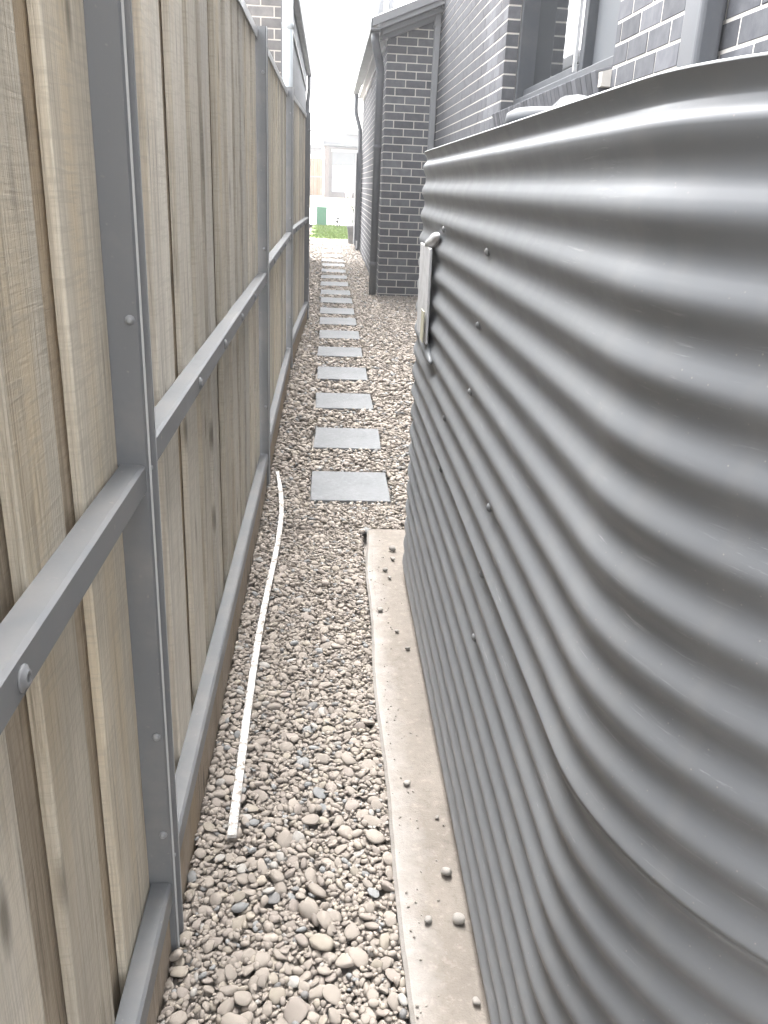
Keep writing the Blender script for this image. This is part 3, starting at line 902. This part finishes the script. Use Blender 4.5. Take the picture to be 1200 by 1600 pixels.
# ------------------------------------------------------------------ river pebbles
def ico(level):
    bm = bmesh.new(); bmesh.ops.create_icosphere(bm, subdivisions=level, radius=1.0)
    v = np.array([x.co[:] for x in bm.verts]); f = np.array([[q.index for q in p.verts] for p in bm.faces]); bm.free()
    return v, f
ICO = {k: ico(k) for k in (1, 2, 3)}
def shapes(level, nvar, sd):
    rg = np.random.default_rng(sd); v, f = ICO[level]; out = []
    for _ in range(nvar):
        w_ = v.copy()
        p = rg.uniform(0.78, 1.0)
        w_ = np.sign(w_) * np.abs(w_) ** p
        for _k in range(4):
            a = rg.normal(size=3); a /= np.linalg.norm(a)
            w_ *= (1 + rg.uniform(.05, .15) * np.sin(w_ @ a * rg.uniform(1.2, 2.6) + rg.uniform(0, 6)))[:, None]
        # one or two worn flats
        for _k in range(rg.integers(1, 5)):
            a = rg.normal(size=3); a /= np.linalg.norm(a); dd = w_ @ a; t = rg.uniform(.58, .86)
            ex = np.maximum(dd - t, 0); w_ -= np.outer(ex * 0.75, a)
        w_ /= np.abs(w_).max(0)
        out.append(w_)
    return out, f
SH = {k: shapes(k, nv, 40 + k) for k, nv in ((1, 10), (2, 14), (3, 18))}

def left_edge(y):
    if y < 7.14: return -0.300
    if y < 9.86: return -0.298 + 0.076 * (y - 7.14) / 2.72
    return -0.75
def right_edge(y):
    if y < 3.66: return 0.186
    if y < 12.0: return 1.355
    return 0.70
GX0, GY0, RES = -0.8, 0.55, 0.006
GW, GH = int(2.2 / RES), int((22.4 - GY0) / RES)
hm = np.full((GH, GW), -0.042, np.float32)
# pavers keep their own ground
pav_mask = np.zeros((GH, GW), bool)
for (y, x, dep) in PAV:
    j0, j1 = int((y - dep / 2 - 0.012 - GY0) / RES), int((y + dep / 2 + 0.012 - GY0) / RES)
    i0, i1 = int((x - 0.218 - GX0) / RES), int((x + 0.218 - GX0) / RES)
    pav_mask[j0:j1, i0:i1] = True
hm[pav_mask] = 0.02

def tint(rg):
    base = np.array([.305, .270, .236])
    t = rg.random()
    if t < 0.05: base = np.array([.250, .252, .250])
    elif t < 0.17: base = np.array([.315, .280, .235])
    elif t < 0.30: base = np.array([.285, .25, .222])
    elif t < 0.33: base = np.array([.350, .332, .308])
    elif t < 0.34: base = np.array([.19, .186, .182])
    base = base * 0.98
    return np.clip(base * rg.normal(1, .06), .06, .6)

peb = []   # x, y, z, a, b, c, yaw, tx, ty
def drop(y0, y1, cover, med, sig, ncand):
    strips = np.arange(y0, y1, 0.05)
    mf = lambda y: float(np.interp(y, *med))
    ar = [(min(s + .05, y1) - s) * (right_edge(s + .02) - left_edge(s + .02)) * float(np.interp(s, *cover)) / (0.55 * (mf(s) * .5) ** 2 * math.pi * 0.75 * math.exp(2 * sig * sig)) for s in strips]
    N = int(sum(ar))
    pick = rng.choice(len(strips), N, p=np.array(ar) / sum(ar))
    MD = np.array([mf(strips[q]) for q in pick])
    L = np.clip(MD * np.exp(rng.normal(0, sig, N)), MD * .4, MD * 2.3)
    E = rng.uniform(.58, .95, N); Fl = rng.uniform(.28, .52, N); Y = rng.uniform(0, math.pi, N)
    U = rng.random((N, ncand, 2))
    for k in range(N):
        a = L[k] / 2; b = a * E[k]; c = a * Fl[k]
        st = strips[pick[k]]
        best = None
        for q in range(ncand):
            yy = st + .12 * U[k, q, 1]
            le, re = left_edge(yy) + b * .5, right_edge(yy) - b * .75
            xx = le + (re - le) * U[k, q, 0]
            j, i = int((yy - GY0) / RES), int((xx - GX0) / RES)
            if j < 0 or j >= GH or i < 0 or i >= GW or pav_mask[j, i]: continue
            hh = hm[j, i]
            if best is None or hh < best[0]: best = (hh, xx, yy, j, i)
        if best is None or best[0] > 0.012: continue
        _, xx, yy, j, i = best
        r = max(1, int(a / RES))
        j0, j1, i0, i1 = max(0, j - r), min(GH, j + r + 1), max(0, i - r), min(GW, i + r + 1)
        dy = (np.arange(j0, j1) - j)[:, None] * RES; dx = (np.arange(i0, i1) - i)[None, :] * RES
        ca, sa = math.cos(Y[k]), math.sin(Y[k])
        rr = ((dx * ca + dy * sa) / a) ** 2 + ((-dx * sa + dy * ca) / b) ** 2
        ins = rr < 0.95
        if not ins.any(): continue
        hgt = c * np.sqrt(np.clip(1 - rr, 0, 1))
        P = hm[j0:j1, i0:i1]
        low = (P + hgt * 0.9)[ins]
        z = float(np.percentile(low, 82)) - 0.12 * c
        # lean with what lies below
        w_ = P[ins]; X_ = np.broadcast_to(dx, P.shape)[ins]; Y_ = np.broadcast_to(dy, P.shape)[ins]
        vx = float((X_ * (w_ - w_.mean())).mean() / ((X_ * X_).mean() + 1e-9)); vy = float((Y_ * (w_ - w_.mean())).mean() / ((Y_ * Y_).mean() + 1e-9))
        tx = max(-.6, min(.6, vx * .8)); ty = max(-.6, min(.6, vy * .8))
        if z + c * .3 > 0.020: continue
        plane = tx * dx + ty * dy
        newt = z + plane + hgt
        P[ins] = np.maximum(P, newt)[ins]
        peb.append((xx, yy, z, a, b, c, Y[k], tx, ty))
drop(0.62, 22.2, ([.6, 5, 6, 12, 13, 22], [2.6, 2.4, 1.9, 1.9, 1.7, 1.7]),
     ([.6, 1.1, 1.6, 2.6, 4.5, 6, 12, 14, 22], [.0285, .0275, .0240, .0225, .025, .034, .034, .040, .042]), 0.34, 5)
n_big = len(peb)
drop(0.62, 4.0, ([.6, 4], [.5, .5]), ([.6, 4], [.0135, .0135]), 0.25, 6)      # small ones filling the gaps

# the 300 that show largest are pebbles of their own, the rest one mass
cand = []
buried = set()
for k, (x, y, z, a, b, c, yw, tx, ty) in enumerate(peb):
    j, i = int((y - GY0) / RES), int((x - GX0) / RES)
    top = z + c
    exposed = top > hm[j, i] - 0.004
    if top < hm[max(0, j - 2):j + 3, max(0, i - 2):i + 3].min() - 0.006: buried.add(k)
    cand.append((proj_area((x, y, z), a * b * 3.1) if exposed and y < 4 else 0, k))
cand.sort(reverse=True)
solo = {k for s_, k in cand[:300]}
solo_me = []
for w_ in SH[3][0]:
    me = bpy.data.meshes.new('pebble'); me.from_pydata(w_.tolist(), [], SH[3][1].tolist())
    me.polygons.foreach_set('use_smooth', [True] * len(me.polygons)); me.materials.append(M['pebble']); solo_me.append(me)
def peb_matrix(x, y, z, a, b, c, yw, tx, ty):
    nrm = np.array([-tx, -ty, 1.0]); nrm /= np.linalg.norm(nrm)
    u = np.array([math.cos(yw), math.sin(yw), 0]); u -= nrm * (u @ nrm); u /= np.linalg.norm(u)
    v = np.cross(nrm, u)
    return np.stack([u * a, v * b, nrm * c], 1), np.array([x, y, z + zg(y)])
groups = {1: [], 2: [], 3: []}
for k, pbl in enumerate(peb):
    if k in buried: continue
    if k in solo:
        A_, t_ = peb_matrix(*pbl)
        o = link('pebble', solo_me[int(rng.integers(len(solo_me)))], gravel_bed)
        mw = Matrix([list(A_[r]) + [t_[r]] for r in range(3)] + [[0, 0, 0, 1]])
        o.matrix_local = mw
        o.color = (*tint(rng), 1)
    else:
        y = pbl[1]
        groups[1 if (k >= n_big or y > 3.4) else 2].append(pbl)
for lv, lst in groups.items():
    if not lst: continue
    vars_, f = SH[lv]
    nv, nf = len(vars_[0]), len(f)
    V = np.empty((len(lst) * nv, 3), np.float32); Cl = np.ones((len(lst) * nv, 4), np.float32)
    for q, pbl in enumerate(lst):
        A_, t_ = peb_matrix(*pbl)
        V[q * nv:(q + 1) * nv] = vars_[int(rng.integers(len(vars_)))] @ A_.T + t_
        Cl[q * nv:(q + 1) * nv, :3] = tint(rng)
    Fc = (f[None] + (np.arange(len(lst)) * nv)[:, None, None]).reshape(-1).astype(np.int32)
    me = bpy.data.meshes.new('gravel')
    me.vertices.add(len(V)); me.vertices.foreach_set('co', V.ravel())
    nF = len(lst) * nf
    me.loops.add(nF * 3); me.loops.foreach_set('vertex_index', Fc)
    me.polygons.add(nF); me.polygons.foreach_set('loop_start', np.arange(0, nF * 3, 3, dtype=np.int32))
    me.polygons.foreach_set('use_smooth', np.ones(nF, bool))
    me.update(calc_edges=True)
    at = me.color_attributes.new('tint', 'FLOAT_COLOR', 'POINT'); at.data.foreach_set('color', Cl.ravel())
    me.materials.append(M['gravel'])
    o = link('gravel', me, gravel_bed); o['kind'] = 'stuff'
print('pebbles', len(peb), {k: len(v) for k, v in groups.items()})

# loose pebbles lying on the slab
LOOSE = [(0.239, 1.844, .017, 'small round pebble alone on the slab, midway along the tank'),
         (0.303, 1.525, .021, 'rounded grey pebble on the slab a little out from the tank base'),
         (0.313, 1.39, .022, 'largest grey pebble on the slab, touching the base of the tank'),
         (0.244, 1.391, .016, 'pale squarish pebble in the middle of the near slab'),
         (0.319, 1.191, .014, 'small pale chip of stone on the slab nearest the camera'),
         (0.309, 3.40, .026, None), (0.262, 3.19, .017, None), (0.300, 3.302, .018, None), (0.276, 3.117, .015, None),
         (0.223, 2.836, .019, None), (0.272, 2.674, .013, None), (0.300, 2.552, .015, None), (0.303, 1.714, .010, None)]
far_k = 0
for k, (x, y, a, lab) in enumerate(sorted(LOOSE, key=lambda q: -q[1])):
    o = link('pebble', solo_me[(k * 5) % len(solo_me)], None, (x, y, 0.03 + a * .55))
    a *= .68; o.scale = (a, a * .85, a * .62); o.rotation_euler = (0, 0, k * 1.7)
    t = np.array([.29, .272, .25]) * rng.uniform(.85, 1.2); o.color = (*t, 1)
    if lab is None: lab = f'{ORD[far_k]} small pebble on the slab counted from its far end by the pavers'; far_k += 1
    tag(o, lab, 'pebble', 'loose pebbles on the concrete slab')

# grit and crumbs washed on to the slab
Vg, Fg = [], []
v0, f0 = ICO[1]
for q in range(130):
    gy = rng.uniform(0.8, 3.6); gx = 0.195 + abs(rng.normal(0, .035)) if q % 3 else rng.uniform(.2, .33)
    r_ = rng.uniform(.0012, .0042)
    b0 = len(Vg)
    for p_ in v0 * rng.uniform(.6, 1.2, (len(v0), 1)): Vg.append((gx + p_[0] * r_, gy + p_[1] * r_, .0305 + r_ * .4 + p_[2] * r_ * .7))
    Fg += [tuple(int(i_) + b0 for i_ in t_) for t_ in f0]
gm = mesh('grit', Vg, Fg, M['pebble'])
go = link('grit', gm, slab); go['kind'] = 'stuff'; go.color = (.27, .245, .22, 1)

# white strip lying on the pebbles
SP = [(-.208, 1.648), (-.212, 1.892), (-.216, 2.191), (-.217, 2.572), (-.209, 3.017), (-.198, 3.463), (-.203, 3.855), (-.232, 4.227), (-.256, 4.415)]
def cr_(P, n_):
    out = []
    for i in range(len(P) - 1):
        p0, p1, p2, p3 = P[max(i - 1, 0)], P[i], P[i + 1], P[min(i + 2, len(P) - 1)]
        for t in np.linspace(0, 1, n_, endpoint=False):
            out.append(tuple(0.5 * ((2 * p1[k]) + (-p0[k] + p2[k]) * t + (2 * p0[k] - 5 * p1[k] + 4 * p2[k] - p3[k]) * t * t + (-p0[k] + 3 * p1[k] - 3 * p2[k] + p3[k]) * t ** 3) for k in range(2)))
    out.append(P[-1]); return out
cl = cr_(SP, 8)
hwid, th = 0.0112, 0.011
prof = [(-hwid, 0), (-hwid, th), (-hwid + .003, th), (-hwid + .003, .005), (hwid - .003, .005), (hwid - .003, th), (hwid, th), (hwid, 0)]
frames = []
for i, (x, y) in enumerate(cl):
    a, b = cl[max(i - 1, 0)], cl[min(i + 1, len(cl) - 1)]
    d = Vector((b[0] - a[0], b[1] - a[1], 0)).normalized(); nn = Vector((d.y, -d.x, 0))
    frames.append(((x, y, 0.038 + 0.003 * math.sin(y * 3)), nn * (1.0 if y < 4.2 else .85), (0, 0, 1)))
prof = [(-hwid, 0), (-hwid, th * .8), (-hwid + .003, th), (-hwid + .005, th * .9), (hwid - .005, th * .9), (hwid - .003, th), (hwid, th * .8), (hwid, 0)]
st = prism('white_strip', prof, frames, M['strip'])
tag(st, 'long bent strip of flaking white trim lying on the pebbles beside the fence', 'trim strip')

# ------------------------------------------------------------------ things at the far end
gz = zg(28)
ki = empty('utility_box', (-0.21, 28.0, gz), 'green metal utility box standing at the far edge of the lawn', 'utility box')
bm = bmesh.new(); bm_box(bm, (-0.16, -0.13, 0), (0.16, 0.13, 0.52), 0.008)
for v in bm.verts: v.co.x *= 1 + 0.06 * (0.5 - v.co.z)
link('cabinet', bm_done(bm, 'cabinet', M['green']), ki)
box('lid', (-0.165, -0.14, 0.521), (0.165, 0.14, 0.55), M['green'], ki, 0.006)
box('door', (-0.125, -0.142, 0.06), (0.125, -0.131, 0.48), M['green'], ki, 0.004)
tpz = zg(27.2)
tap = empty('garden_tap', (0.27, 27.2, tpz), 'small garden tap and water meter standing on the lawn', 'tap')
link('riser', tube_mesh('riser', [(0, 0, -0.02), (0, 0, 0.20)], 0.018, M['brass'], sides=8), tap)
link('riser', tube_mesh('riser', [(0.08, 0, -0.02), (0.08, 0, 0.24), (0.10, 0, 0.29), (0.14, 0, 0.30), (0.17, 0, 0.27)], 0.014, M['brass'], sides=8), tap)
link('meter_body', lathe_mesh('meter_body', [(.02, .0), (.05, .02), (.05, .07), (.03, .09)], M['brass'], 12), tap, (0.0, 0, 0.13))
link('meter_body', lathe_mesh('meter_body', [(.015, .0), (.045, .015), (.045, .05), (.02, .07)], M['brass'], 12), tap, (0.02, 0, 0.23))
link('valve_handle', tube_mesh('valve_handle', [(0.03, 0, 0.26), (0.09, 0, 0.255)], 0.014, M['brass'], sides=8), tap)

pot = empty('plant_pot', (0.57, 20.9, zg(20.9)), 'grey pot with a sparse leafy shrub beside the far gate', 'potted plant')
link('pot', lathe_mesh('pot', [(.07, 0), (.10, .04), (.12, .34), (.14, .37), (.14, .42), (.12, .43), (.11, .40)], M['terracotta'], 18), pot)
rr = random.Random(3)
stems = []
for k in range(5):
    tip = Vector((rr.uniform(-.20, .03), rr.uniform(-.1, .1), 0.75 + rr.uniform(0, .32)))
    link('stem', tube_mesh('stem', [(0, 0, .42), tuple(Vector((0, 0, .42)).lerp(tip, .5) + Vector((.02, 0, .03))), tuple(tip)], .006, M['leaf'], sides=5), pot)
    for q in range(7):
        t = .45 + .55 * q / 6
        c = Vector((0, 0, .42)).lerp(tip, t)
        dv = Vector((rr.uniform(-1, 1), rr.uniform(-1, 1), rr.uniform(-.3, .6))).normalized()
        sv = dv.cross(Vector((0, 0, 1))).normalized() * .022
        L_ = .085
        me = mesh('leaf', [c, c + dv * L_ * .5 + sv, c + dv * L_ + Vector((0, 0, -.02)), c + dv * L_ * .5 - sv], [(0, 1, 2), (0, 2, 3)], M['leaf'])
        link('leaf', me, pot)

# grass blades on the lawn
NB = 26000
bx = rng.uniform(-0.48, 4.5, NB); by = rng.uniform(22.5, 28.2, NB)
keep = bx > -0.40 + 0.08 * np.sin(by * 4)
bx, by = bx[keep], by[keep]; NB = len(bx)
bz = np.array([zg(v) for v in by]) - 0.004
hh = rng.uniform(.03, .075, NB); an = rng.uniform(0, 6.28, NB); wd = rng.uniform(.004, .008, NB)
lx, ly = rng.normal(0, .025, NB), rng.normal(0, .025, NB)
V = np.empty((NB, 3, 3), np.float32)
V[:, 0] = np.stack([bx - wd * np.cos(an), by - wd * np.sin(an), bz], 1)
V[:, 1] = np.stack([bx + wd * np.cos(an), by + wd * np.sin(an), bz], 1)
V[:, 2] = np.stack([bx + lx, by + ly, bz + hh], 1)
me = bpy.data.meshes.new('grass')
me.from_pydata(V.reshape(-1, 3).tolist(), [], np.arange(NB * 3).reshape(-1, 3).tolist()); me.materials.append(M['grass'])
tag(link('grass', me), 'short bright green grass of the front lawn', 'grass', kind='stuff')

# house across the street
FY = 59.0
fz = zg(FY)
fh = empty('street_house', (2.0, FY, fz), 'pale house with flat fascia and large white paned window across the street', 'house')
def fp(o): o.parent = fh; o.matrix_parent_inverse = Matrix.Translation(-Vector(fh.location)); return o
fp(wall_mesh('wall', [((-0.10, FY + 0.3, fz - 0.2), (6.5, FY + 6, 3.75))], M['far_brick'], fh))
fp(box('brick_pier', (-0.32, FY - 0.05, fz - 0.2), (-0.02, FY + 0.29, 3.78), M['far_brick'], None, 0.01))
fp(box('fascia', (-0.45, FY - 0.3, 3.80), (6.8, FY + 6, 4.08), M['frame'], None, 0.02))
fp(box('upper_storey', (1.05, FY + 0.6, 4.09), (6.8, FY + 5.5, 4.52), M['cladding']))
fp(box('upper_roof', (0.92, FY + 0.2, 4.53), (7.0, FY + 6, 4.78), M['trim'], None, 0.03))
fp(box('window_hood', (0.1, FY + 0.16, 3.45), (2.2, FY + 0.29, 3.62), M['trim']))
fw_ = fp(link('window', None))
box('frame', (0.16, FY + 0.20, 1.02), (0.20, FY + 0.28, 3.44), M['frame'], fw_)
box('frame', (1.96, FY + 0.20, 1.02), (2.0, FY + 0.28, 3.44), M['frame'], fw_)
for z in (1.02, 1.86, 2.66): box('glazing_bar', (0.201, FY + 0.20, z), (1.959, FY + 0.28, z + 0.05), M['frame'], fw_)
box('pane', (0.202, FY + 0.24, 2.712), (1.958, FY + 0.27, 3.44), M['screen'], fw_)
box('panel', (0.202, FY + 0.24, 1.912), (1.958, FY + 0.27, 2.658), M['white_wall'], fw_)
box('panel', (0.202, FY + 0.24, 1.072), (1.958, FY + 0.27, 1.858), M['white_wall'], fw_)
ff = empty('street_fence', (-1.2, FY, fz), 'orange timber fence beside the house across the street', 'fence')
def ffp(o): o.parent = ff; o.matrix_parent_inverse = Matrix.Translation(-Vector(ff.location)); return o
for k in range(22):
    x = -3.2 + k * 0.125
    ffp(box('paling', (x, FY + 0.1, fz + 0.1), (x + 0.115, FY + 0.125, 2.98 + 0.01 * (k % 3)), M['far_paling']))
ffp(box('rail', (-3.25, FY + 0.06, 1.88), (-0.45, FY + 0.098, 1.95), M['cladding']))
ffp(box('post', (-0.46, FY, fz), (-0.36, FY + 0.1, 3.1), M['cladding']))
bh = empty('rear_house', (-3.5, FY + 8, fz), 'grey roofed house behind the orange fence', 'house')
o = box('wall', (-7, FY + 8, 0.5), (-0.6, FY + 13, 3.9), M['cladding'], None); o.parent = bh; o.matrix_parent_inverse = Matrix.Translation(-Vector(bh.location))
o = box('roof', (-7.2, FY + 7.7, 3.91), (-0.5, FY + 13, 4.1), M['trim'], None); o.parent = bh; o.matrix_parent_inverse = Matrix.Translation(-Vector(bh.location))
o = box('window', (-1.9, FY + 7.95, 3.0), (-1.15, FY + 7.99, 3.5), M['white_wall'], None); o.parent = bh; o.matrix_parent_inverse = Matrix.Translation(-Vector(bh.location))
pl = link('planter', lathe_mesh('planter', [(.18, 0), (.25, .45), (.25, .48), (.2, .48)], M['white_wall'], 16), None, (1.27, FY - 0.6, zg(FY)))
tag(pl, 'white tapered planter in front of the house across the street', 'planter')

# ------------------------------------------------------------------ thin haze added to stand in for lens glare
HAZE = 0.0045
if HAZE > 0:
    bm = bmesh.new(); bm_box(bm, (-40, -12, -1.3), (40, 78, 7.0))
    hz = bm_done(bm, 'haze', None)
    hm_ = bpy.data.materials.new('haze'); hm_.use_nodes = True
    t = hm_.node_tree; t.nodes.clear()
    pv = t.nodes.new('ShaderNodeVolumePrincipled'); pv.inputs['Density'].default_value = HAZE
    pv.inputs['Color'].default_value = (.55, .56, .58, 1); pv.inputs['Anisotropy'].default_value = 0.3
    mo = t.nodes.new('ShaderNodeOutputMaterial'); t.links.new(pv.outputs[0], mo.inputs['Volume'])
    hz.materials.append(hm_)
    tag(link('haze', hz), kind='stuff')
